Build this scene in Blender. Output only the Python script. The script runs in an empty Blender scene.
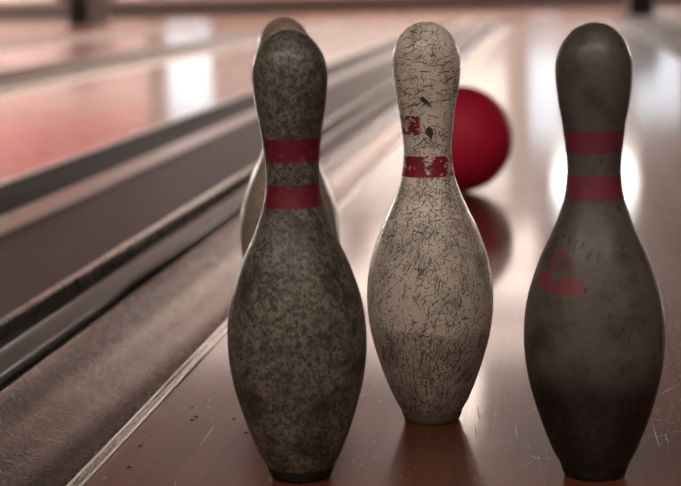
import bpy, bmesh, math, random
import numpy as np
from mathutils import Vector, Matrix
random.seed(7)
PI = math.pi
scene = bpy.context.scene
COL = scene.collection
IN = 0.0254

# ------------------------------------------------------------------ helpers
def lin(r, g, b):
    def f(c):
        c /= 255.0
        return c / 12.92 if c <= 0.04045 else ((c + 0.055) / 1.055) ** 2.4
    return (f(r), f(g), f(b), 1.0)

class NT:
    """small wrapper for writing node trees"""
    def __init__(self, name):
        self.mat = bpy.data.materials.new(name)
        self.mat.use_nodes = True
        self.t = self.mat.node_tree
        self.t.nodes.clear()
        self.out = self.t.nodes.new('ShaderNodeOutputMaterial')
        self.co = self.t.nodes.new('ShaderNodeTexCoord').outputs['Object']
    def put(self, sock, v):
        if isinstance(v, bpy.types.NodeSocket):
            self.t.links.new(v, sock)
        elif v is not None:
            sock.default_value = v
    def m(self, op, a, b=None, c=None, clamp=False):
        n = self.t.nodes.new('ShaderNodeMath'); n.operation = op; n.use_clamp = clamp
        self.put(n.inputs[0], a)
        if b is not None: self.put(n.inputs[1], b)
        if c is not None: self.put(n.inputs[2], c)
        return n.outputs[0]
    def v(self, op, a, b=None, out=0):
        n = self.t.nodes.new('ShaderNodeVectorMath'); n.operation = op
        self.put(n.inputs[0], a)
        if b is not None: self.put(n.inputs[1], b)
        return n.outputs['Value'] if op in ('DOT_PRODUCT', 'LENGTH', 'DISTANCE') else n.outputs['Vector']
    def scale(self, a, s):
        n = self.t.nodes.new('ShaderNodeVectorMath'); n.operation = 'SCALE'
        self.put(n.inputs[0], a); self.put(n.inputs['Scale'], s)
        return n.outputs['Vector']
    def sep(self, a):
        n = self.t.nodes.new('ShaderNodeSeparateXYZ'); self.put(n.inputs[0], a)
        return n.outputs[0], n.outputs[1], n.outputs[2]
    def com(self, x, y, z):
        n = self.t.nodes.new('ShaderNodeCombineXYZ')
        self.put(n.inputs[0], x); self.put(n.inputs[1], y); self.put(n.inputs[2], z)
        return n.outputs[0]
    def noise(self, vec, scale, detail=3, rough=0.55, dist=0.0, col=False):
        n = self.t.nodes.new('ShaderNodeTexNoise')
        self.put(n.inputs['Vector'], vec)
        n.inputs['Scale'].default_value = scale; n.inputs['Detail'].default_value = detail
        n.inputs['Roughness'].default_value = rough; n.inputs['Distortion'].default_value = dist
        return n.outputs['Color'] if col else n.outputs['Fac']
    def voro(self, vec, scale):
        n = self.t.nodes.new('ShaderNodeTexVoronoi'); self.put(n.inputs['Vector'], vec)
        n.inputs['Scale'].default_value = scale
        return n
    def white(self, w):
        n = self.t.nodes.new('ShaderNodeTexWhiteNoise'); n.noise_dimensions = '1D'
        self.put(n.inputs['W'], w); return n.outputs['Value']
    def ramp(self, fac, stops):
        n = self.t.nodes.new('ShaderNodeValToRGB'); self.put(n.inputs[0], fac)
        cr = n.color_ramp
        while len(cr.elements) < len(stops): cr.elements.new(0.5)
        for e, (p, c) in zip(cr.elements, stops):
            e.position = p; e.color = c if isinstance(c, tuple) else (c, c, c, 1)
        return n.outputs[0]
    def sstep(self, x, lo, hi):
        n = self.t.nodes.new('ShaderNodeMapRange'); n.interpolation_type = 'SMOOTHSTEP'
        self.put(n.inputs[0], x); self.put(n.inputs[1], lo); self.put(n.inputs[2], hi)
        return n.outputs[0]
    def mix(self, f, a, b):
        n = self.t.nodes.new('ShaderNodeMix'); n.data_type = 'RGBA'
        self.put(n.inputs[0], f); self.put(n.inputs[6], a); self.put(n.inputs[7], b)
        return n.outputs[2]
    def bump(self, h, strength, dist, normal=None):
        n = self.t.nodes.new('ShaderNodeBump')
        n.inputs['Strength'].default_value = strength; n.inputs['Distance'].default_value = dist
        self.put(n.inputs['Height'], h)
        if normal is not None: self.put(n.inputs['Normal'], normal)
        return n.outputs[0]
    def bsdf(self, color, rough=0.5, **kw):
        n = self.t.nodes.new('ShaderNodeBsdfPrincipled')
        self.put(n.inputs['Base Color'], color); self.put(n.inputs['Roughness'], rough)
        for k, val in kw.items():
            self.put(n.inputs[k.replace('_', ' ')], val)
        self.t.links.new(n.outputs[0], self.out.inputs[0])
        return n
    def emit(self, color, strength):
        n = self.t.nodes.new('ShaderNodeEmission')
        self.put(n.inputs[0], color); self.put(n.inputs[1], strength)
        self.t.links.new(n.outputs[0], self.out.inputs[0])
    # short scratch marks: one dash per voronoi cell, lying on an upright turned surface (round=True) or a flat one
    def dashes(self, P, scale, offset, a0, spread, length, width, density, curve=0.0, round_=True):
        vec = self.v('ADD', P, offset)
        vo = self.voro(vec, scale)
        d = self.v('SUBTRACT', vec, vo.outputs['Position'])
        cr, cg, cb = self.sep(vo.outputs['Color'])
        dx, dy, dz = self.sep(d)
        if round_:
            px, py, pz = self.sep(P)
            tan = self.v('NORMALIZE', self.com(self.m('MULTIPLY', py, -1.0), px, 0.0))
            du = self.v('DOT_PRODUCT', d, tan); dv = dz
        else:
            du, dv = dx, dy
        a = self.m('MULTIPLY_ADD', self.m('SUBTRACT', cr, 0.5), spread * 2, a0)
        ca, sa = self.m('COSINE', a), self.m('SINE', a)
        x = self.m('ADD', self.m('MULTIPLY', du, ca), self.m('MULTIPLY', dv, sa))
        y = self.m('SUBTRACT', self.m('MULTIPLY', dv, ca), self.m('MULTIPLY', du, sa))
        if curve:
            k = self.m('MULTIPLY', self.m('SUBTRACT', cb, 0.5), curve)
            y = self.m('MULTIPLY_ADD', self.m('MULTIPLY', x, x), k, y)
        wl = self.m('MULTIPLY_ADD', cb, width, width * 0.5)
        across = self.sstep(self.m('ABSOLUTE', y), wl, self.m('MULTIPLY', wl, 0.35))
        along = self.sstep(self.m('ABSOLUTE', x), length, length * 0.6)
        keep = self.m('LESS_THAN', cg, density)
        return self.m('MULTIPLY', self.m('MULTIPLY', across, along), keep)

def tag(o, label=None, cat=None, group=None, kind=None):
    if label: o['label'] = label
    if cat: o['category'] = cat
    if group: o['group'] = group
    if kind: o['kind'] = kind
    return o

def empty(name, loc, label, cat, group=None, rz=0.0):
    o = bpy.data.objects.new(name, None); COL.objects.link(o)
    o.location = loc; o.rotation_euler = (0, 0, rz); o.empty_display_size = 0.05
    return tag(o, label, cat, group)

def obj(name, bm, mat, parent=None, smooth=False, angle=None):
    me = bpy.data.meshes.new(name)
    bmesh.ops.recalc_face_normals(bm, faces=bm.faces)
    bm.to_mesh(me); bm.free()
    if smooth:
        for p in me.polygons: p.use_smooth = True
        if angle: me.set_sharp_from_angle(angle=angle)
    me.materials.append(mat)
    o = bpy.data.objects.new(name, me); COL.objects.link(o)
    if parent: o.parent = parent
    return o

def box(bm, x0, x1, y0, y1, z0, z1, bevel=0.0):
    v = [bm.verts.new(p) for p in ((x0,y0,z0),(x1,y0,z0),(x1,y1,z0),(x0,y1,z0),(x0,y0,z1),(x1,y0,z1),(x1,y1,z1),(x0,y1,z1))]
    fs = [bm.faces.new([v[i] for i in f]) for f in ((0,3,2,1),(4,5,6,7),(0,1,5,4),(1,2,6,5),(2,3,7,6),(3,0,4,7))]
    if bevel:
        es = list({e for f in fs for e in f.edges})
        bmesh.ops.bevel(bm, geom=es, offset=bevel, segments=2, affect='EDGES', profile=0.5)
    return bm

def bx(*a, bevel=0.0):
    return box(bmesh.new(), *a, bevel=bevel)

def strip(pts, y0, y1):
    """closed (x,z) outline drawn along the lane"""
    bm = bmesh.new()
    a = [bm.verts.new((x, y0, z)) for x, z in pts]
    b = [bm.verts.new((x, y1, z)) for x, z in pts]
    n = len(pts)
    for i in range(n):
        j = (i + 1) % n
        bm.faces.new((a[i], a[j], b[j], b[i]))
    bm.faces.new(a[::-1]); bm.faces.new(b)
    return bm

def lathe(pts, seg=96, closed=False):
    """(r,z) outline turned about z; r=0 ends become poles"""
    bm = bmesh.new(); rings = []
    for r, z in pts:
        if r < 1e-7: rings.append([bm.verts.new((0, 0, z))])
        else: rings.append([bm.verts.new((r*math.cos(2*PI*k/seg), r*math.sin(2*PI*k/seg), z)) for k in range(seg)])
    prs = list(zip(rings, rings[1:])) + ([(rings[-1], rings[0])] if closed else [])
    for A, B in prs:
        for k in range(seg):
            j = (k+1) % seg
            if len(A) == 1 and len(B) == 1: continue
            if len(A) == 1: bm.faces.new((A[0], B[k], B[j]))
            elif len(B) == 1: bm.faces.new((A[k], A[j], B[0]))
            else: bm.faces.new((A[k], A[j], B[j], B[k]))
    return bm

# ------------------------------------------------------------------ materials
RED = lin(150, 22, 48)

def pin_material(name, ivory, grime, grime_amt, scale_marks, stripe=None, belly_line=None, gloss=0.3, coat=0.35, mottling=0.0, seed=0.0, clean=False, worn=None):
    """old plastic coated maple; stripe = colour of a painted neck band; worn = where the paint is gone"""
    n = NT(name); P = n.co
    x, y, z = n.sep(P)
    zi = n.m('DIVIDE', z, 15 * IN)                       # 0 at the base, 1 at the crown
    off = (seed * 3.1, seed * 1.7, seed * 0.9)
    Pn = n.v('ADD', P, off)
    blot = n.noise(Pn, 38, 5, 0.65)
    fine = n.noise(Pn, 190, 4, 0.7)
    warp = n.v('ADD', P, n.scale(n.v('SUBTRACT', n.noise(Pn, 90, 2, col=True), (0.5, 0.5, 0.5)), 0.005))
    col = n.mix(n.m('MULTIPLY', n.sstep(blot, 0.42, 0.72), grime_amt), ivory, grime)
    col = n.mix(n.m('MULTIPLY', n.sstep(fine, 0.45, 0.75), 0.35 * grime_amt), col, grime)
    if mottling:
        b2 = n.noise(Pn, 150, 4, 0.75); b3 = n.noise(Pn, 420, 3, 0.7)
        mm = n.m('MULTIPLY', n.sstep(n.m('ADD', n.m('MULTIPLY', b2, 0.6), n.m('MULTIPLY', b3, 0.4)), 0.44, 0.58), mottling)
        col = n.mix(mm, col, lin(46, 40, 33))
    marks = None
    for args in scale_marks:
        sc, a0, sp, L, w, dens, cv = args
        if isinstance(dens, list): dens = n.m('MULTIPLY', n.ramp(zi, dens), n.m('MULTIPLY_ADD', n.sstep(blot, 0.35, 0.62), 0.75, 0.4))
        dm = n.dashes(warp, sc, (off[0] + sc * 0.013, off[1], off[2] + a0), a0, sp, L, w, dens, cv)
        marks = dm if marks is None else n.m('MAXIMUM', marks, dm)
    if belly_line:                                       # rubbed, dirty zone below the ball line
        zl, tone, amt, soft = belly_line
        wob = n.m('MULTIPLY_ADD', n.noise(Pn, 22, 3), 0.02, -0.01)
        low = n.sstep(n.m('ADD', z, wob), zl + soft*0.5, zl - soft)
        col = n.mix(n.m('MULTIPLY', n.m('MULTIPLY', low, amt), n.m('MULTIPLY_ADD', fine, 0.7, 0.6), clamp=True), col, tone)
    h = n.m('MULTIPLY', blot, 0.15)
    if stripe:
        chips = n.sstep(n.noise(Pn, 120, 4, 0.6), 0.60 if worn == 'patch' else 0.56, 0.66)
        gone = n.m('MULTIPLY', chips, 0.75)
        if worn == 'half':                               # only one side of the band keeps its paint
            ang = n.m('ARCTAN2', y, x)
            edge = n.m('MULTIPLY_ADD', n.noise(Pn, 70, 3), 0.7, -0.35)
            gone = n.m('MAXIMUM', n.m('MAXIMUM', gone, n.sstep(n.m('ADD', ang, edge), -1.83, -1.70)), n.sstep(n.noise(Pn, 150, 3), 0.52, 0.58))
        elif worn == 'patch':
            ang = n.m('ARCTAN2', y, x)
            side = n.sstep(ang, -1.66, -1.58)
            gone = n.m('MAXIMUM', gone, n.m('MULTIPLY', side, n.sstep(n.noise(Pn, 95, 4, 0.7), 0.52, 0.58)))
        elif worn == 'none':
            gone = n.m('MULTIPLY', chips, 0.12)
        elif worn == 'print':
            gone = n.m('MULTIPLY_ADD', n.sstep(n.noise(Pn, 140, 4, 0.7), 0.42, 0.62), 0.35, 0.22)
        elif worn == 'ghost':
            gone = n.m('MULTIPLY_ADD', n.sstep(n.noise(Pn, 110, 4, 0.7), 0.44, 0.56), 0.4, 0.6)
        paint = n.mix(n.m('MULTIPLY', n.sstep(blot, 0.4, 0.7), 0.35), stripe, lin(90, 25, 35))
        col = n.mix(gone, paint, col)
        if marks is not None: marks = n.m('MULTIPLY', marks, n.m('MULTIPLY_ADD', gone, 0.6, 0.3))
    if marks is not None:
        col = n.mix(n.m('MULTIPLY', marks, 0.85), col, lin(38, 30, 26))
        h = n.m('SUBTRACT', h, marks)
    nb = n.bump(h, 0.35, 0.0012)
    rg = n.m('MULTIPLY_ADD', fine, 0.25, gloss)
    n.bsdf(col, rg, Normal=nb, Coat_Weight=coat, Coat_Roughness=0.26, Specular_IOR_Level=0.45)
    return n.mat

def plain(name, c, rough=0.5, metal=0.0, coat=0.0, bumpy=0.0, var=0.15, sc=30):
    n = NT(name)
    nz = n.noise(n.co, sc, 4)
    dark = tuple(v * (1 - var * 1.6) for v in c[:3]) + (1,)
    col = n.mix(nz, dark, tuple(min(1, v * (1 + var)) for v in c[:3]) + (1,))
    kw = dict(Metallic=metal, Coat_Weight=coat)
    if bumpy: kw['Normal'] = n.bump(n.noise(n.co, sc * 6, 4), bumpy, 0.002)
    n.bsdf(col, n.m('MULTIPLY_ADD', nz, 0.12, rough - 0.06), **kw)
    return n.mat

def lane_material(name, tint=(122, 66, 46), rough=0.27, scratchy=1.0):
    n = NT(name); P = n.co
    x, y, z = n.sep(P)
    bw = 0.0268
    bi = n.m('DIVIDE', x, bw)
    board = n.m('FLOOR', bi)
    fr = n.m('FRACT', bi)
    seam = n.m('MAXIMUM', n.sstep(fr, 0.05, 0.0), n.sstep(fr, 0.95, 1.0))
    tone = n.white(board)
    grain = n.noise(n.com(n.m('MULTIPLY', x, 160), n.m('MULTIPLY', y, 5), n.m('MULTIPLY', board, 7.3)), 1.0, 5, 0.6)
    c0 = lin(*tint); c1 = lin(tint[0]*0.74, tint[1]*0.70, tint[2]*0.68)
    col = n.mix(n.m('ADD', n.m('MULTIPLY', tone, 0.45), n.m('MULTIPLY', grain, 0.5)), c0, c1)
    col = n.mix(n.m('MULTIPLY', seam, 0.55), col, lin(60, 38, 30))
    cloud = n.noise(P, 6, 4)
    # fine pale scratches in the finish, thicker on the right side of the deck
    side = n.m('MULTIPLY_ADD', n.sstep(x, -0.16, 0.02), 0.5, 0.06)
    dens = n.m('MULTIPLY', n.m('MULTIPLY', side, scratchy), n.sstep(cloud, 0.3, 0.6))
    d1 = n.dashes(P, 55, (0.3, 0.1, 0), 1.5, 0.5, 0.007, 0.00035, dens, 6.0, False)
    d2 = n.dashes(P, 28, (1.3, 0.7, 0), 1.2, 1.5, 0.016, 0.00035, n.m('MULTIPLY', dens, 0.6), 8.0, False)
    d3 = n.dashes(P, 80, (2.3, 0.4, 0), 1.57, 0.25, 0.004, 0.0006, dens, 0.0, False)
    sm = n.m('MAXIMUM', n.m('MAXIMUM', d1, d2), d3)
    col = n.mix(n.m('MULTIPLY', sm, 0.7), col, lin(240, 226, 214))
    dirt = n.sstep(n.noise(P, 140, 3, 0.7), 0.66, 0.74)
    col = n.mix(n.m('MULTIPLY', dirt, 0.5), col, lin(40, 28, 24))
    h = n.m('ADD', n.m('MULTIPLY', n.noise(P, 45, 3), 0.5), n.m('MULTIPLY', seam, -0.3))
    h2 = n.m('ADD', h, n.m('MULTIPLY', sm, 0.3))
    nb = n.bump(h2, 0.08, 0.001)
    ro = n.m('ADD', n.m('MULTIPLY_ADD', cloud, 0.10, rough), n.m('MULTIPLY', n.sstep(x, -0.16, 0.06), 0.06 * scratchy))
    n.bsdf(col, ro, Normal=nb, Metallic=n.m('MULTIPLY', sm, 0.6), Specular_IOR_Level=0.28, Coat_Weight=0.55, Coat_Roughness=0.085, Coat_Normal=n.bump(h, 0.05, 0.001))
    return n.mat

M = {}
M['lane'] = lane_material('lane_wood')
M['lane_far'] = lane_material('lane_wood_neighbours', (146, 96, 80), 0.22, 0.15)
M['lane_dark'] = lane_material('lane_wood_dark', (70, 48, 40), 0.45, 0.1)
M['approach'] = lane_material('approach_wood', (196, 160, 140), 0.16, 0.1)
def gutter_material():
    n = NT('gutter_plastic'); P = n.co
    a = n.noise(P, 14, 5, 0.6); b = n.noise(P, 130, 4, 0.7)
    col = n.mix(a, lin(100, 84, 74), lin(148, 126, 114))
    col = n.mix(n.m('MULTIPLY', n.sstep(b, 0.5, 0.75), 0.3), col, lin(150, 130, 118))
    nb = n.bump(n.m('ADD', b, n.m('MULTIPLY', a, 0.8)), 0.22, 0.004)
    n.bsdf(col, n.m('MULTIPLY_ADD', b, 0.12, 0.20), Normal=nb, Metallic=0.9)
    return n.mat
M['gutter'] = gutter_material()
def lip_material():
    n = NT('gutter_lip_metal'); P = n.co
    x, y, z = n.sep(P)
    v = n.voro(n.com(n.m('MULTIPLY', x, 1.0), y, 0.0), 420)
    k = n.sstep(v.outputs['Distance'], 0.25, 0.6)
    col = n.mix(k, lin(210, 204, 196), lin(90, 84, 78))
    n.bsdf(col, 0.2, Metallic=0.9, Normal=n.bump(k, 0.12, 0.001))
    return n.mat
M['lip_knurl'] = lip_material()
M['steel'] = plain('brushed_steel', lin(205, 198, 188), 0.28, 1.0, var=0.08)
M['bead'] = plain('pale_metal_bead', lin(250, 246, 240), 0.3, 1.0, var=0.05)
M['alu'] = plain('dull_aluminium', lin(112, 106, 100), 0.42, 0.9, var=0.15)
M['rubber'] = plain('black_rubber', lin(26, 25, 24), 0.55)
M['board'] = plain('division_board', lin(84, 60, 52), 0.5, sc=12)
M['cap_pale'] = plain('pale_cap', lin(205, 178, 166), 0.3, sc=10)
M['ball'] = plain('red_urethane', lin(222, 26, 66), 0.6, coat=0.0, var=0.05, sc=8)
M['hole'] = plain('finger_hole_dark', lin(20, 8, 10), 0.6)
M['wall'] = plain('wall_plaster', lin(196, 172, 160), 0.7, var=0.06, sc=2)
M['wall_far'] = plain('far_wall_paint', lin(150, 128, 122), 0.7, var=0.06, sc=2)
M['wall_dark'] = plain('near_wall_paint', lin(170, 160, 150), 0.8, var=0.06, sc=2)
M['redwall'] = plain('red_panel_paint', lin(206, 118, 118), 0.5, var=0.06, sc=2)
M['pinkwall'] = plain('pink_panel_paint', lin(226, 205, 202), 0.5, var=0.06, sc=2)
M['ceil'] = plain('ceiling_paint', lin(112, 102, 97), 0.85, var=0.04, sc=2)
M['base'] = plain('dark_skirting', lin(48, 30, 28), 0.5)
M['subfloor'] = plain('subfloor_concrete', lin(70, 62, 58), 0.8)
M['black'] = plain('black_plastic', lin(28, 26, 26), 0.4)
M['frame'] = plain('window_frame_paint', lin(170, 160, 150), 0.5)
M['wood_dark'] = plain('dark_wood', lin(70, 48, 40), 0.45)
M['chip'] = plain('bare_maple_chip', lin(84, 60, 44), 0.7, bumpy=0.5, sc=200)
M['scr'] = plain('pale_scratch', lin(246, 236, 228), 0.5, 1.0)
M['grit'] = plain('dark_grit', lin(34, 26, 24), 0.7)
def glow(name, c, s):
    n = NT(name); n.emit(lin(*c), s); return n.mat
S_LAMP, S_WIN = 6.8, 2.2
M['glow_lamp'] = glow('lamp_diffuser', (255, 229, 217), S_LAMP)
M['fill_near'] = glow('near_fill_diffuser', (255, 243, 233), 8.0)
M['glow_first'] = glow('first_row_diffuser', (255, 229, 217), 3.2)
M['fill_gutter'] = glow('gutter_fill_diffuser', (255, 232, 218), 8.0)
M['glow_win'] = glow('daylit_pane', (244, 248, 255), S_WIN)
M['fill_wide'] = glow('wide_fill_pane', (255, 236, 222), 2.2)
M['fill_rim'] = glow('rim_fill_pane', (255, 246, 236), 26.0)
M['glow_pend'] = glow('pendant_shade_glow', (255, 250, 244), 11.0)

# ------------------------------------------------------------------ the lanes
PITCH = 1.894
C0 = 0.129                       # centre of the lane with the pins
HALF = 0.527
Y0, Y1 = -1.6, 19.8
def lane(cx, mat, label):
    o = obj('bowling_lane', bx(-HALF, HALF, Y0, Y1, -0.10, 0.0), mat)
    o.location.x = cx
    return tag(o, label, 'lane', 'bowling lanes side by side')

def half_pipe(w, depth, t=0.005, n=20):
    T = 1.1
    arc = [(w/2*math.sin(T*(2*k/n - 1))/math.sin(T), -depth*(math.cos(T*(2*k/n - 1)) - math.cos(T))/(1 - math.cos(T)) - 0.001) for k in range(n + 1)]
    return arc + [(x*(1 + 0.002), z - t) for x, z in arc[::-1]]

M['gutter_dark'] = plain('dark_gutter_plastic', lin(34, 30, 28), 0.55)
def gutter(cx, side, label):
    """side=-1: on the left of its lane (lip towards +x)"""
    e = empty('gutter', (cx, 0, 0), label, 'gutter', 'gutters along the lanes')
    w = 0.170
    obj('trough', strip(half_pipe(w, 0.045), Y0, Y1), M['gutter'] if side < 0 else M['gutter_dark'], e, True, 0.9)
    s = -side
    x0 = s * (w/2 + 0.001)
    # knurled lip between two bright beads
    a, b = sorted((x0 + s*0.003, x0 + s*0.011))
    obj('lip', bx(a, b, Y0, Y1, -0.03, 0.0006), M['lip_knurl'], e)
    for q in (0.0017, 0.0128):
        c = x0 + s * q
        obj('bead', bx(min(c-0.0011, c+0.0011), c+0.0011, Y0, Y1, -0.03, 0.0020, bevel=0.0003), M['bead'], e)
    return e

def division(cx, label):
    e = empty('lane_division', (cx, 0, 0), label, 'division', 'divisions between the lanes')
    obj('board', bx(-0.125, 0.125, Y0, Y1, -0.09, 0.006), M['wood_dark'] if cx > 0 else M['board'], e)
    # right of the board: bright angle strip, rubber groove, dull half-round rail, rubber foot
    def run(name, outline, mat, smooth=False): obj(name, strip(outline, Y0, Y1), mat, e, smooth, 0.8 if smooth else None)
    run('edge_strip', [(0.126, -0.05), (0.126, 0.011), (0.128, 0.0135), (0.136, 0.0135), (0.138, 0.011), (0.138, -0.05)], M['steel'])
    run('groove', [(0.138, -0.05), (0.138, -0.006), (0.172, -0.006), (0.172, -0.05)], M['rubber'])
    run('rail', [(0.172, -0.05)] + [(0.194 - 0.022*math.cos(t*PI/14), 0.001 + 0.010*math.sin(t*PI/14)) for t in range(15)] + [(0.216, -0.05)], M['alu'], True)
    run('rubber_foot', [(0.216, -0.05), (0.216, -0.010), (0.227, -0.010), (0.227, -0.05)], M['rubber'])
    # left of the board: one wide pale cap and its rubber foot
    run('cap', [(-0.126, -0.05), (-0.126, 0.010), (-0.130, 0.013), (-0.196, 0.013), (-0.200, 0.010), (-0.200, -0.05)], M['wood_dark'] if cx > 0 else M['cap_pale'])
    run('rubber_foot', [(-0.200, -0.05), (-0.200, -0.006), (-0.227, -0.006), (-0.227, -0.05)], M['rubber'])
    return e

lane_words = {0: 'scratched reddish wooden lane the four worn pins and the red ball stand on',
  -1: 'glossy lane left of the one with the pins, reflecting a red panel',
  -2: 'second lane left of the pins, far blurred strip at upper left',
  -3: 'third lane left of the pins, thin blurred strip at top left',
  -4: 'fourth lane left of the pins, sliver in the top left corner',
  1: 'lane right of the one with the pins, blurred upper right corner'}
pins_lane = None
for i, lab in lane_words.items():
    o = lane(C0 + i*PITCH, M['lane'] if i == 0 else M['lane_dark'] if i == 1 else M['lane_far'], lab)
    if i == 0: pins_lane = o
ordn = {-1: 'first', -2: 'second', -3: 'third', -4: 'fourth'}
for i in (0, -1, -2, -3, -4, 1):
    c = C0 + i*PITCH
    for s in (-1, 1):
        if i == -4 and s == -1: continue
        if i == 1 and s == 1: continue
        if i == 0: lab = ['dark glossy gutter beside the left front pin, with bright metal lip', None, 'gutter along the right edge of the lane with the pins'][s+1]
        elif i == 1: lab = 'gutter on the near left edge of the lane in the upper right corner'
        else: lab = f"dark gutter on the {'left' if s < 0 else 'right'} edge of the {ordn[i]} lane left of the pins"
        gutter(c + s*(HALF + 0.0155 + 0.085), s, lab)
div_words = {0: 'division with silver rails and brown board, nearest left of the pins', -1: 'second division of brown board and rails left of the pins, beyond the nearest',
  -2: 'third division of board and rails left of the pins, thin pale line', -3: 'fourth division of board and rails left of the pins, faint line',
  1: 'division of board and rails right of the pins, blurred at upper right'}
for i, lab in div_words.items():
    division(C0 + (i - 0.5)*PITCH if i <= 0 else C0 + 0.5*PITCH, lab)

# scratches and grit in the deck (parts of the lane; its origin is at x = C0)
def ribbon(pts, w):
    bm = bmesh.new(); L = []; R = []; n = len(pts)
    for i, (x, y) in enumerate(pts):
        a = pts[max(i-1, 0)]; b = pts[min(i+1, n-1)]
        d = Vector((b[0]-a[0], b[1]-a[1])).normalized(); k = w*math.sin(PI*(i+0.35)/(n-0.3))
        L.append(bm.verts.new((x - d.y*k - C0, y + d.x*k, 0.00015))); R.append(bm.verts.new((x + d.y*k - C0, y - d.x*k, 0.00015)))
    for i in range(n-1): bm.faces.new((L[i], L[i+1], R[i+1], R[i]))
    return bm
SCRATCHES = [[(-0.071, 1.511), (-0.057, 1.48), (-0.047, 1.454), (-0.039, 1.425)], [(-0.077, 1.612), (-0.074, 1.581), (-0.071, 1.554)], [(-0.052, 1.497), (-0.044, 1.481), (-0.04, 1.474)], [(-0.023, 1.435), (-0.017, 1.426), (-0.013, 1.429)], [(0.092, 1.545), (0.092, 1.506), (0.093, 1.466)], [(0.085, 1.502), (0.094, 1.499), (0.103, 1.51)], [(0.101, 1.51), (0.101, 1.493), (0.102, 1.476)], [(0.107, 1.513), (0.112, 1.521), (0.116, 1.517)], [(0.089, 1.563), (0.096, 1.56), (0.103, 1.556)], [(-0.05, 1.654), (-0.048, 1.617), (-0.045, 1.585)], [(-0.326, 1.527), (-0.325, 1.495), (-0.325, 1.457)], [(-0.076, 1.539), (-0.074, 1.518), (-0.073, 1.497)], [(0.105, 1.658), (0.115, 1.679), (0.124, 1.696)], [(-0.069, 1.592), (-0.065, 1.57), (-0.062, 1.54)], [(-0.037, 1.537), (-0.036, 1.515), (-0.035, 1.491)], [(-0.015, 1.634), (-0.013, 1.602), (-0.013, 1.575)]]
for pts in SCRATCHES:
    obj('scratch', ribbon(pts, 0.00055), M['scr'], pins_lane)
for (x, y) in [(-0.352, 1.545), (-0.35, 1.557), (-0.29, 1.5), (-0.373, 1.383), (-0.362, 1.592), (-0.311, 1.55), (-0.38, 1.451)]:
    bm = bmesh.new()
    bmesh.ops.create_icosphere(bm, subdivisions=2, radius=0.0016)
    for v in bm.verts:
        v.co.x = v.co.x*random.uniform(0.9, 1.6) + x - C0; v.co.y = v.co.y*random.uniform(1.0, 2.0) + y; v.co.z = v.co.z*0.35 + 0.0002
    obj('grit', bm, M['grit'], pins_lane)

# ------------------------------------------------------------------ pins
KN = [(0.0,1.03),(0.06,1.06),(0.4,1.17),(0.75,1.37),(1.2,1.57),(2.25,1.953),(3.375,2.255),(4.5,2.383),(5.875,2.282),(7.25,1.852),(8.625,1.236),(9.375,0.983),(10,0.8985),(10.875,0.935),(11.75,1.047),(12.625,1.203),(13.5,1.2735)]
kz = np.array([k[0] for k in KN]); kr = np.array([k[1] for k in KN])
def spline_r(z):                       # natural-ish cubic through the standard pin diameters
    i = int(np.clip(np.searchsorted(kz, z) - 1, 0, len(kz)-2))
    def tang(j):
        if j == 0: return (kr[1]-kr[0])/(kz[1]-kz[0])
        if j == len(kz)-1: return 0.0
        h0, h1 = kz[j]-kz[j-1], kz[j+1]-kz[j]
        return ((kr[j]-kr[j-1])/h0*h1 + (kr[j+1]-kr[j])/h1*h0)/(h0+h1)
    h = kz[i+1]-kz[i]; t = (z-kz[i])/h
    return (2*t**3-3*t**2+1)*kr[i] + (t**3-2*t**2+t)*h*tang(i) + (-2*t**3+3*t**2)*kr[i+1] + (t**3-t**2)*h*tang(i+1)
def pin_r(z_in):
    if z_in <= 13.5: return spline_r(max(z_in, 0))
    t = (z_in - 13.5)/1.5
    return 1.2735*math.sqrt(max(0.0, 1 - t*t)) if t < 1 else 0.0
BASE_H = 0.42
def body_outline(ws):
    z = [BASE_H] + list(np.linspace(BASE_H+0.04, 13.5, 110))
    pts = [(0.0, BASE_H*IN - 0.002), (pin_r(BASE_H)*IN*ws - 0.002, BASE_H*IN - 0.002)] + [(pin_r(a)*IN*ws, a*IN) for a in z]
    for k in range(1, 25):
        t = math.sin(PI/2*k/24); pts.append((1.2735*math.cos(PI/2*k/24)*IN*ws if k < 24 else 0.0, (13.5 + 1.5*t)*IN))
    return pts
def base_outline(ws):
    pts = [(0.0, 0.0), (0.97*IN*ws, 0.0), (1.03*IN*ws, 0.0007), (1.06*IN*ws, 0.0022)]
    for a in np.linspace(0.2, BASE_H - 0.05, 6): pts.append((pin_r(a)*IN*ws*1.006, a*IN))
    pts += [(pin_r(BASE_H)*IN*ws*1.002, BASE_H*IN - 0.0002), (0.0, BASE_H*IN - 0.0015)]
    return pts
def band_outline(z0, z1, ws, t=0.00025):
    zs = np.linspace(z0, z1, 14)
    return [(pin_r(a)*IN*ws - 0.0006, a*IN) for a in zs[::-1]] + [(pin_r(a)*IN*ws + t, a*IN) for a in zs]
def wrap(ang, z_in, ws, lift):
    r = pin_r(z_in)*IN*ws + lift
    return Vector((r*math.cos(ang), r*math.sin(ang), z_in*IN))
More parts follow.
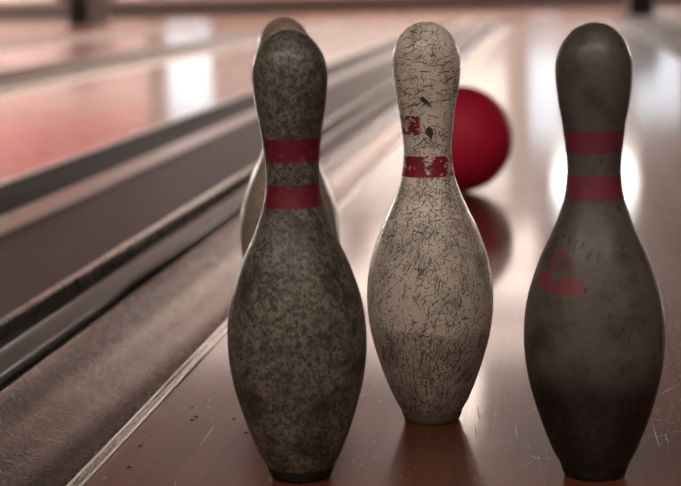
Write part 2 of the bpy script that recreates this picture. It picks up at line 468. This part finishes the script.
def decal(polys, ws, lift=0.0003):
    """thin printed marks bent round the pin: polygons in (angle rad, height inch), finely cut"""
    bm = bmesh.new()
    for poly in polys:
        f = bm.faces.new([bm.verts.new((a, 0, z)) for a, z in poly])
    for f in list(bm.faces): pass
    bmesh.ops.triangulate(bm, faces=bm.faces[:])
    for _ in range(3):
        bmesh.ops.subdivide_edges(bm, edges=[e for e in bm.edges if e.calc_length() > 0.06], cuts=1, use_grid_fill=False)
        bmesh.ops.triangulate(bm, faces=bm.faces[:])
    for v in bm.verts: v.co = wrap(v.co.x, v.co.z, ws, lift)
    ext = bmesh.ops.extrude_face_region(bm, geom=bm.faces[:])
    for v in [g for g in ext['geom'] if isinstance(g, bmesh.types.BMVert)]:
        d = Vector((v.co.x, v.co.y, 0)).normalized(); v.co -= d*0.0006
    return bm

def pin(loc, label, ws, mats, stripes):
    e = empty('bowling_pin', loc, label, 'bowling pin', 'worn bowling pins standing on the lane')
    obj('body', lathe(body_outline(ws)), mats['body'], e, True)
    obj('base_ring', lathe(base_outline(ws)), mats['base'], e, True, 0.7)
    for z0, z1, key in stripes:
        obj('neck_stripe', lathe(band_outline(z0, z1, ws), closed=True), mats[key], e, True, 0.9)
    return e

IV = lin(206, 192, 170)
base_mid = plain('worn_base_plastic', lin(120, 112, 96), 0.45, sc=120)
base_dark = plain('dark_base_plastic', lin(26, 25, 24), 0.45, sc=120)

# middle pin: pale, covered in dark scratches
mid_marks = [
  (190, 0.0, 1.6, 0.0042, 0.00055, [(0.0, 0.5), (0.22, 0.7), (0.26, 0.35), (0.44, 0.4), (0.52, 0.95), (0.62, 0.9), (0.66, 0.55), (0.78, 0.45), (0.9, 0.4), (1.0, 0.3)], 40.0),
  (120, 1.1, 0.45, 0.0085, 0.00050, [(0.0, 0.8), (0.22, 0.95), (0.27, 0.45), (0.45, 0.45), (0.55, 0.6), (0.64, 0.1), (1.0, 0.0)], 12.0),
  (135, 1.35, 0.35, 0.0080, 0.00045, [(0.0, 0.7), (0.22, 0.9), (0.27, 0.3), (0.45, 0.35), (0.52, 0.2), (0.6, 0.0), (1.0, 0.0)], 8.0),
  (110, 0.1, 0.45, 0.0090, 0.0006, [(0.0, 0.0), (0.6, 0.1), (0.66, 0.6), (0.75, 0.85), (0.9, 0.6), (1.0, 0.4)], 30.0),
  (330, 0.9, 1.6, 0.0024, 0.00045, [(0.0, 0.7), (0.24, 0.8), (0.3, 0.35), (0.45, 0.5), (0.53, 1.0), (0.62, 1.0), (0.7, 0.6), (1.0, 0.35)], 30.0)]
kw_mid = dict(ivory=lin(236, 222, 207), grime=lin(124, 110, 95), grime_amt=0.5, scale_marks=mid_marks, belly_line=(3.7*IN, lin(124, 110, 92), 0.42, 0.008), gloss=0.38, coat=0.4, seed=1.0)
mats_mid = dict(body=pin_material('pin_coat_scratched', **kw_mid), base=base_mid,
  up=pin_material('stripe_half_gone', stripe=RED, worn='half', **kw_mid),
  lo=pin_material('stripe_chipped', stripe=RED, worn='patch', **kw_mid))
WM = 0.995
p_mid = pin((-0.1177, 1.5582, 0), 'pale middle pin covered in dark scratches, upper red stripe mostly worn away', WM, mats_mid, [(10.9, 11.6, 'up'), (9.34, 10.1, 'lo')])
FR = -PI/2 + 0.06                 # angle of the side facing the camera
ch = obj('chip', decal([[(FR-0.19, 12.28), (FR-0.10, 12.33), (FR+0.02, 12.20), (FR+0.20, 11.90), (FR+0.04, 12.02), (FR-0.12, 12.10), (FR-0.18, 12.18)]], WM), M['chip'], p_mid)
ch = obj('chip', decal([[(FR-0.06, 11.10), (FR+0.08, 11.22), (FR+0.20, 11.14), (FR+0.26, 10.95), (FR+0.16, 10.70), (FR+0.06, 10.86), (FR-0.05, 10.94)]], WM), M['chip'], p_mid)
ghost = pin_material('faded_red_print', stripe=RED, worn='ghost', **kw_mid)
obj('logo', decal([[(FR+0.52, 7.75), (FR+0.98, 7.9), (FR+1.0, 7.35), (FR+0.56, 7.3)], [(FR+0.6, 8.15), (FR+0.9, 8.25), (FR+0.92, 8.02), (FR+0.6, 7.95)]], WM), ghost, p_mid)

# left front pin: grey-green mottled dirt
left_marks = [(260, 0.5, 1.6, 0.0020, 0.0008, 0.5, 10.0)]
kw_left = dict(ivory=lin(134, 124, 111), grime=lin(54, 49, 42), grime_amt=0.95, scale_marks=left_marks, gloss=0.42, coat=0.35, mottling=0.8, seed=2.3)
mats_left = dict(body=pin_material('pin_coat_mottled', **kw_left), base=base_dark,
  s=pin_material('stripe_mottled', stripe=lin(128, 16, 44), worn='', **kw_left))
p_left = pin((-0.2168, 1.365, 0), 'left front pin mottled all over with grey green dirt, two red stripes', 0.975, mats_left, [(10.73, 11.48, 's'), (9.23, 9.98, 's')])

# right front pin: smooth glossy, rubbed dark below the belly
right_marks = [(150, 1.3, 0.5, 0.005, 0.0011, [(0.0, 0.02), (0.36, 0.03), (0.42, 0.08), (0.56, 0.10), (0.62, 0.04), (0.7, 0.0), (1.0, 0.0)], 20.0), (130, 0.0, 1.6, 0.004, 0.0004, 0.12, 30.0)]
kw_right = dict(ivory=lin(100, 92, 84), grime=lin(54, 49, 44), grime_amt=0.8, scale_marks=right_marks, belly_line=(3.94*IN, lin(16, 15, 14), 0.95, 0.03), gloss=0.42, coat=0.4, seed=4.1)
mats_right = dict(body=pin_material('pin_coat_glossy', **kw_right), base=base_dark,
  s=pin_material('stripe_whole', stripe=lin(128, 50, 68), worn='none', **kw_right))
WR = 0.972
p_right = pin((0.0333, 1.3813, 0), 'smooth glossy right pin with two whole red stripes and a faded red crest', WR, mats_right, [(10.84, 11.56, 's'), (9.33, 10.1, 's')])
prt = pin_material('red_print_faded', stripe=lin(146, 44, 60), worn='print', **kw_right)
F2 = -PI/2 - 0.02
A0, A1 = F2 - 1.12, F2 - 0.16
def ax(t): return A0 + (A1 - A0)*t
# ribbon with a pale V cut into its upper edge
bar = [(ax(0.0), 6.58), (ax(0.5), 6.44), (ax(1.0), 6.40), (ax(1.0), 6.92), (ax(0.56), 6.98), (ax(0.47), 6.62), (ax(0.37), 6.70), (ax(0.34), 7.02), (ax(0.0), 7.06)]
polys = [bar]
# arch over the ribbon
N_ = 12
arch = [(ax(0.08 + 0.78*k/N_), 7.24 + 0.50*math.sin(PI*(0.10 + 0.80*k/N_))) for k in range(N_+1)]
arch_in = [(ax(0.13 + 0.68*k/N_), 7.20 + 0.42*math.sin(PI*(0.10 + 0.80*k/N_))) for k in range(N_+1)]
for k in range(N_):
    polys.append([arch[k], arch[k+1], arch_in[k+1], arch_in[k]])
# worn block lettering under the arch
def glyph(t, z, rows, w=0.11, h=0.30):
    out = []
    for r_, row in enumerate(rows):
        for c_, ch_ in enumerate(row):
            if ch_ == '#':
                x0 = ax(t + w*c_/3); x1 = ax(t + w*(c_+1)/3); z1 = z - h*r_/4; z0 = z - h*(r_+1)/4
                out.append([(x0, z0), (x1, z0), (x1, z1), (x0, z1)])
    return out
AA = ['.#.', '#.#', '###', '#.#']; RR = ['##.', '#.#', '##.', '#.#']
for t, z, g in ((0.20, 7.40, AA), (0.34, 7.49, RR), (0.49, 7.49, AA), (0.64, 7.42, AA)):
    polys += glyph(t, z, g)
obj('logo', decal(polys, WR), prt, p_right)

# back pin, hidden behind the left front pin
kw_back = dict(ivory=lin(168, 150, 132), grime=lin(110, 92, 80), grime_amt=0.7, scale_marks=[(150, 0.3, 1.6, 0.004, 0.0005, 0.25, 40.0)], gloss=0.28, coat=0.5, seed=6.0)
mats_back = dict(body=pin_material('pin_coat_brownish', **kw_back), base=base_dark, s=pin_material('stripe_back', stripe=RED, worn='', **kw_back))
pin((-0.3187, 1.975, 0), 'pin almost hidden behind the mottled left front pin', 1.0, mats_back, [(10.84, 11.56, 's'), (9.33, 10.1, 's')])

# ------------------------------------------------------------------ the ball
bm = bmesh.new(); bmesh.ops.create_uvsphere(bm, u_segments=96, v_segments=64, radius=0.1075)
ball = obj('bowling_ball', bm, M['ball'], None, True)
ball.location = (-0.1885, 3.341, 0.1075)
tag(ball, 'dark red bowling ball on the lane behind the pale middle pin', 'bowling ball')
for d in ((-0.25, 0.75, 0.65), (-0.05, 0.78, 0.63), (-0.15, 0.95, 0.30)):   # holes on the side turned away
    dv = Vector(d).normalized()
    hb = bmesh.new(); bmesh.ops.create_cone(hb, cap_ends=True, segments=32, radius1=0.0125, radius2=0.0125, depth=0.004)
    hb.transform(Matrix.Translation(dv*0.1062) @ dv.to_track_quat('Z', 'Y').to_matrix().to_4x4())
    obj('finger_hole', hb, M['hole'], ball)

# ------------------------------------------------------------------ the room
XL, XR, YN, YF, H = -13.0, 8.0, -3.2, 29.0, 3.8
def struct(name, bm, mat, parent=None):
    o = obj(name, bm, mat, parent)
    if parent is None: o['kind'] = 'structure'
    return o
struct('floor', bx(XL, XR, YN, YF, -0.25, -0.11), M['subfloor'])
struct('floor_approach', bx(XL, XR, Y1 + 0.01, YF, -0.11, 0.0), M['approach'])
struct('floor_side', bx(C0 + 1.5*PITCH + 0.25, XR, YN, Y1, -0.11, 0.0), M['subfloor'])
struct('ceiling', bx(XL, XR, YN, YF, H, H + 0.12), M['ceil'])
struct('wall_back', bx(XL, XR, YN - 0.12, YN, -0.25, H), M['wall_dark'])
SIDE_L = [(19.5, 23.0), (24.5, 28.0)]
SIDE_R = [(19.5, 23.0), (24.5, 28.0)]
SZ0, SZ1 = 0.9, 3.1
k_win = 5  # side wall windows are added out of view to put bright rims on the pins
for side, X, spans, sg in (('left', XL, SIDE_L, -1), ('right', XR, SIDE_R, 1)):
    ys = [YN] + [v for sp in spans for v in sp] + [YF]
    x0, x1 = sorted((X, X + sg*0.15))
    bm = bmesh.new()
    for q, (a, b) in enumerate(zip(ys, ys[1:])):
        if q % 2 == 0: box(bm, x0, x1, a, b, -0.25, H)
        else: box(bm, x0, x1, a, b, -0.25, SZ0); box(bm, x0, x1, a, b, SZ1, H)
    struct('wall_' + side, bm, M['wall_far'])
    for a, b in spans:
        k_win += 1
        p0, p1 = sorted((X + sg*0.09, X + sg*0.11)); f0, f1 = sorted((X - sg*0.02, X + sg*0.08))
        w = struct(f'window_{k_win}', bx(p0, p1, a, b, SZ0, SZ1), M['fill_rim'])
        bm = bmesh.new(); t = 0.06
        box(bm, f0, f1, a, a+t, SZ0, SZ1); box(bm, f0, f1, b-t, b, SZ0, SZ1)
        box(bm, f0, f1, a, b, SZ0, SZ0+t); box(bm, f0, f1, a, b, SZ1-t, SZ1)
        box(bm, f0, f1, (a+b)/2-t/2, (a+b)/2+t/2, SZ0, SZ1)
        struct('window_frame', bm, M['frame'], w)
WINS = [(-6.85, -5.95, 0.35, 1.9), (-0.45, 0.15, 0.75, 2.35), (1.35, 2.25, 0.7, 2.0), (-4.3, -0.75, 0.95, 3.3), (-12.0, -10.0, 0.9, 2.6)]
# far wall built round its windows
xs = sorted({XL, XR} | {w[0] for w in WINS} | {w[1] for w in WINS})
bm = bmesh.new()
for a, b in zip(xs, xs[1:]):
    w = [q for q in WINS if abs(q[0]-a) < 1e-6 and abs(q[1]-b) < 1e-6]
    if w:
        box(bm, a, b, YF, YF + 0.15, -0.25, w[0][2]); box(bm, a, b, YF, YF + 0.15, w[0][3], H)
    else: box(bm, a, b, YF, YF + 0.15, -0.25, H)
struct('wall_front', bm, M['wall_far'])
struct('baseboard_front', bx(XL, XR, YF - 0.03, YF, 0.0, 0.28), M['base'])
for i, (a, b, z0, z1) in enumerate(WINS):
    w = struct(f'window_{i+1}', bx(a, b, YF + 0.09, YF + 0.11, z0, z1), M['fill_wide'] if b - a > 3 else M['glow_win'])  # the widest pane is added to brighten the lane behind the pins
    bm = bmesh.new(); t = 0.05
    box(bm, a, a+t, YF-0.02, YF+0.08, z0, z1); box(bm, b-t, b, YF-0.02, YF+0.08, z0, z1)
    box(bm, a, b, YF-0.02, YF+0.08, z0, z0+t); box(bm, a, b, YF-0.02, YF+0.08, z1-t, z1)
    struct('window_frame', bm, M['frame'], w)
pnl = empty('wall_panel', (-8.6, YF - 0.005, 0.35), 'red and pink panel on the far wall, mirrored in the lane at left', 'panel')
obj('lower_board', bx(-1.45, 1.45, -0.05, 0, 0.0, 1.3, bevel=0.01), M['pinkwall'], pnl)
obj('upper_board', bx(-1.45, 1.45, -0.05, 0, 1.3, 3.0, bevel=0.01), M['redwall'], pnl)


# ceiling lights over the far half of the hall
def ceiling_light(x, y, lx, ly, mat, label):
    e = empty('ceiling_light', (x, y, H), label, 'ceiling light', 'ceiling lights')
    bm = bmesh.new(); t = 0.05
    box(bm, -lx/2, lx/2, -ly/2, -ly/2+t, -0.08, 0); box(bm, -lx/2, lx/2, ly/2-t, ly/2, -0.08, 0)
    box(bm, -lx/2, -lx/2+t, -ly/2, ly/2, -0.08, 0); box(bm, lx/2-t, lx/2, -ly/2, ly/2, -0.08, 0)
    obj('housing', bm, M['frame'], e)
    obj('diffuser', bx(-lx/2+t, lx/2-t, -ly/2+t, ly/2-t, -0.06, -0.05), mat, e)
rown = {19.4: 'over the foul line', 23.0: 'over the approach', 26.6: 'by the far wall'}
coln = {-4.8: 'left', -1.6: 'right'}
for y, rn in rown.items():
    for x, cn in coln.items():
        ceiling_light(x, y, 2.8, 2.4, M['glow_lamp'] if y > 20 else M['glow_first'], f'ceiling light {rn}, {cn}')
ceiling_light(-0.4, -1.5, 7.0, 1.0, M['fill_near'], 'added unseen fill light, long panel on the ceiling at the near end')  # added fill behind the camera, lights the fronts of the pins

ceiling_light(-1.05, 16.6, 0.7, 2.6, M['fill_gutter'], 'added narrow fill light on the ceiling, brightening the left gutter')  # added to brighten the gutter; its floor glare falls behind the middle pin

# oval pendant lamp over the approach, seen mirrored in the lane behind the right pin
e = empty('pendant_lamp', (0.62, 25.0, 2.55), 'bright pendant lamp mirrored in the lane behind the right pin', 'lamp')
pts = []
for k in range(25):
    a = -PI/2 + PI*k/24
    pts.append((0.62*abs(math.cos(a))**0.5 if 0 < k < 24 else 0.0, 0.36*math.copysign(abs(math.sin(a))**0.6, math.sin(a))))
obj('lamp_shade', lathe(pts, 48), M['glow_pend'], e, True)
obj('cord', lathe([(0, 0.35), (0.008, 0.35), (0.008, H-2.55), (0, H-2.55)], 12), M['black'], e)

# ball returns at the far end of the divisions
def ball_return(x, label, y=21.2):
    e = empty('ball_return', (x, y, 0), label, 'ball return', 'ball returns at the foul line')
    obj('base', bx(-0.16, 0.16, -0.5, 0.5, 0.0, 0.35, bevel=0.03), M['black'], e)
    obj('tray', bx(-0.24, 0.24, -0.8, 0.8, 0.35, 0.50, bevel=0.05), M['wood_dark'], e)
    obj('hood', lathe([(0, 0.0), (0.22, 0.0), (0.22, 0.12), (0.19, 0.2), (0.12, 0.27), (0, 0.3)], 32), M['black'], e, True).location = (0, -0.45, 0.50)
ball_return(1.076, 'dark ball return at the far end, nearest the right edge')
ball_return(-6.5, 'dark ball return at the far end, near the top left corner', 23.0)

# ------------------------------------------------------------------ world, camera
w = bpy.data.worlds.new('World'); scene.world = w; w.use_nodes = True
w.node_tree.nodes['Background'].inputs[0].default_value = (0.8, 0.7, 0.65, 1)
w.node_tree.nodes['Background'].inputs[1].default_value = 0.05

cam = bpy.data.cameras.new('Camera'); co = bpy.data.objects.new('Camera', cam); COL.objects.link(co)
pitch, roll, yaw, h = 0.152, -0.025, 0.1294, 0.413
fw = Vector((-math.sin(yaw)*math.cos(pitch), math.cos(yaw)*math.cos(pitch), -math.sin(pitch)))
rt = Vector((math.cos(yaw), math.sin(yaw), 0)); up = rt.cross(fw)
r2 = rt*math.cos(roll) + up*math.sin(roll); u2 = up*math.cos(roll) - rt*math.sin(roll)
mw = Matrix((r2, u2, -fw)).transposed().to_4x4(); mw.translation = (0, 0, h)
co.matrix_world = mw
cam.sensor_fit = 'HORIZONTAL'; cam.sensor_width = 36.0; cam.lens = 1659.118/681*36.0
cam.clip_start = 0.02; cam.clip_end = 200
cam.dof.use_dof = True; cam.dof.focus_distance = 1.53; cam.dof.aperture_fstop = 6.0
scene.camera = co
scene.view_settings.view_transform = 'Standard'; scene.view_settings.look = 'None'
scene.view_settings.gamma = 1.0; scene.view_settings.exposure = 0.0; scene.view_settings.use_curve_mapping = False
scene.cycles.use_denoising = True
scene.cycles.max_bounces = 8
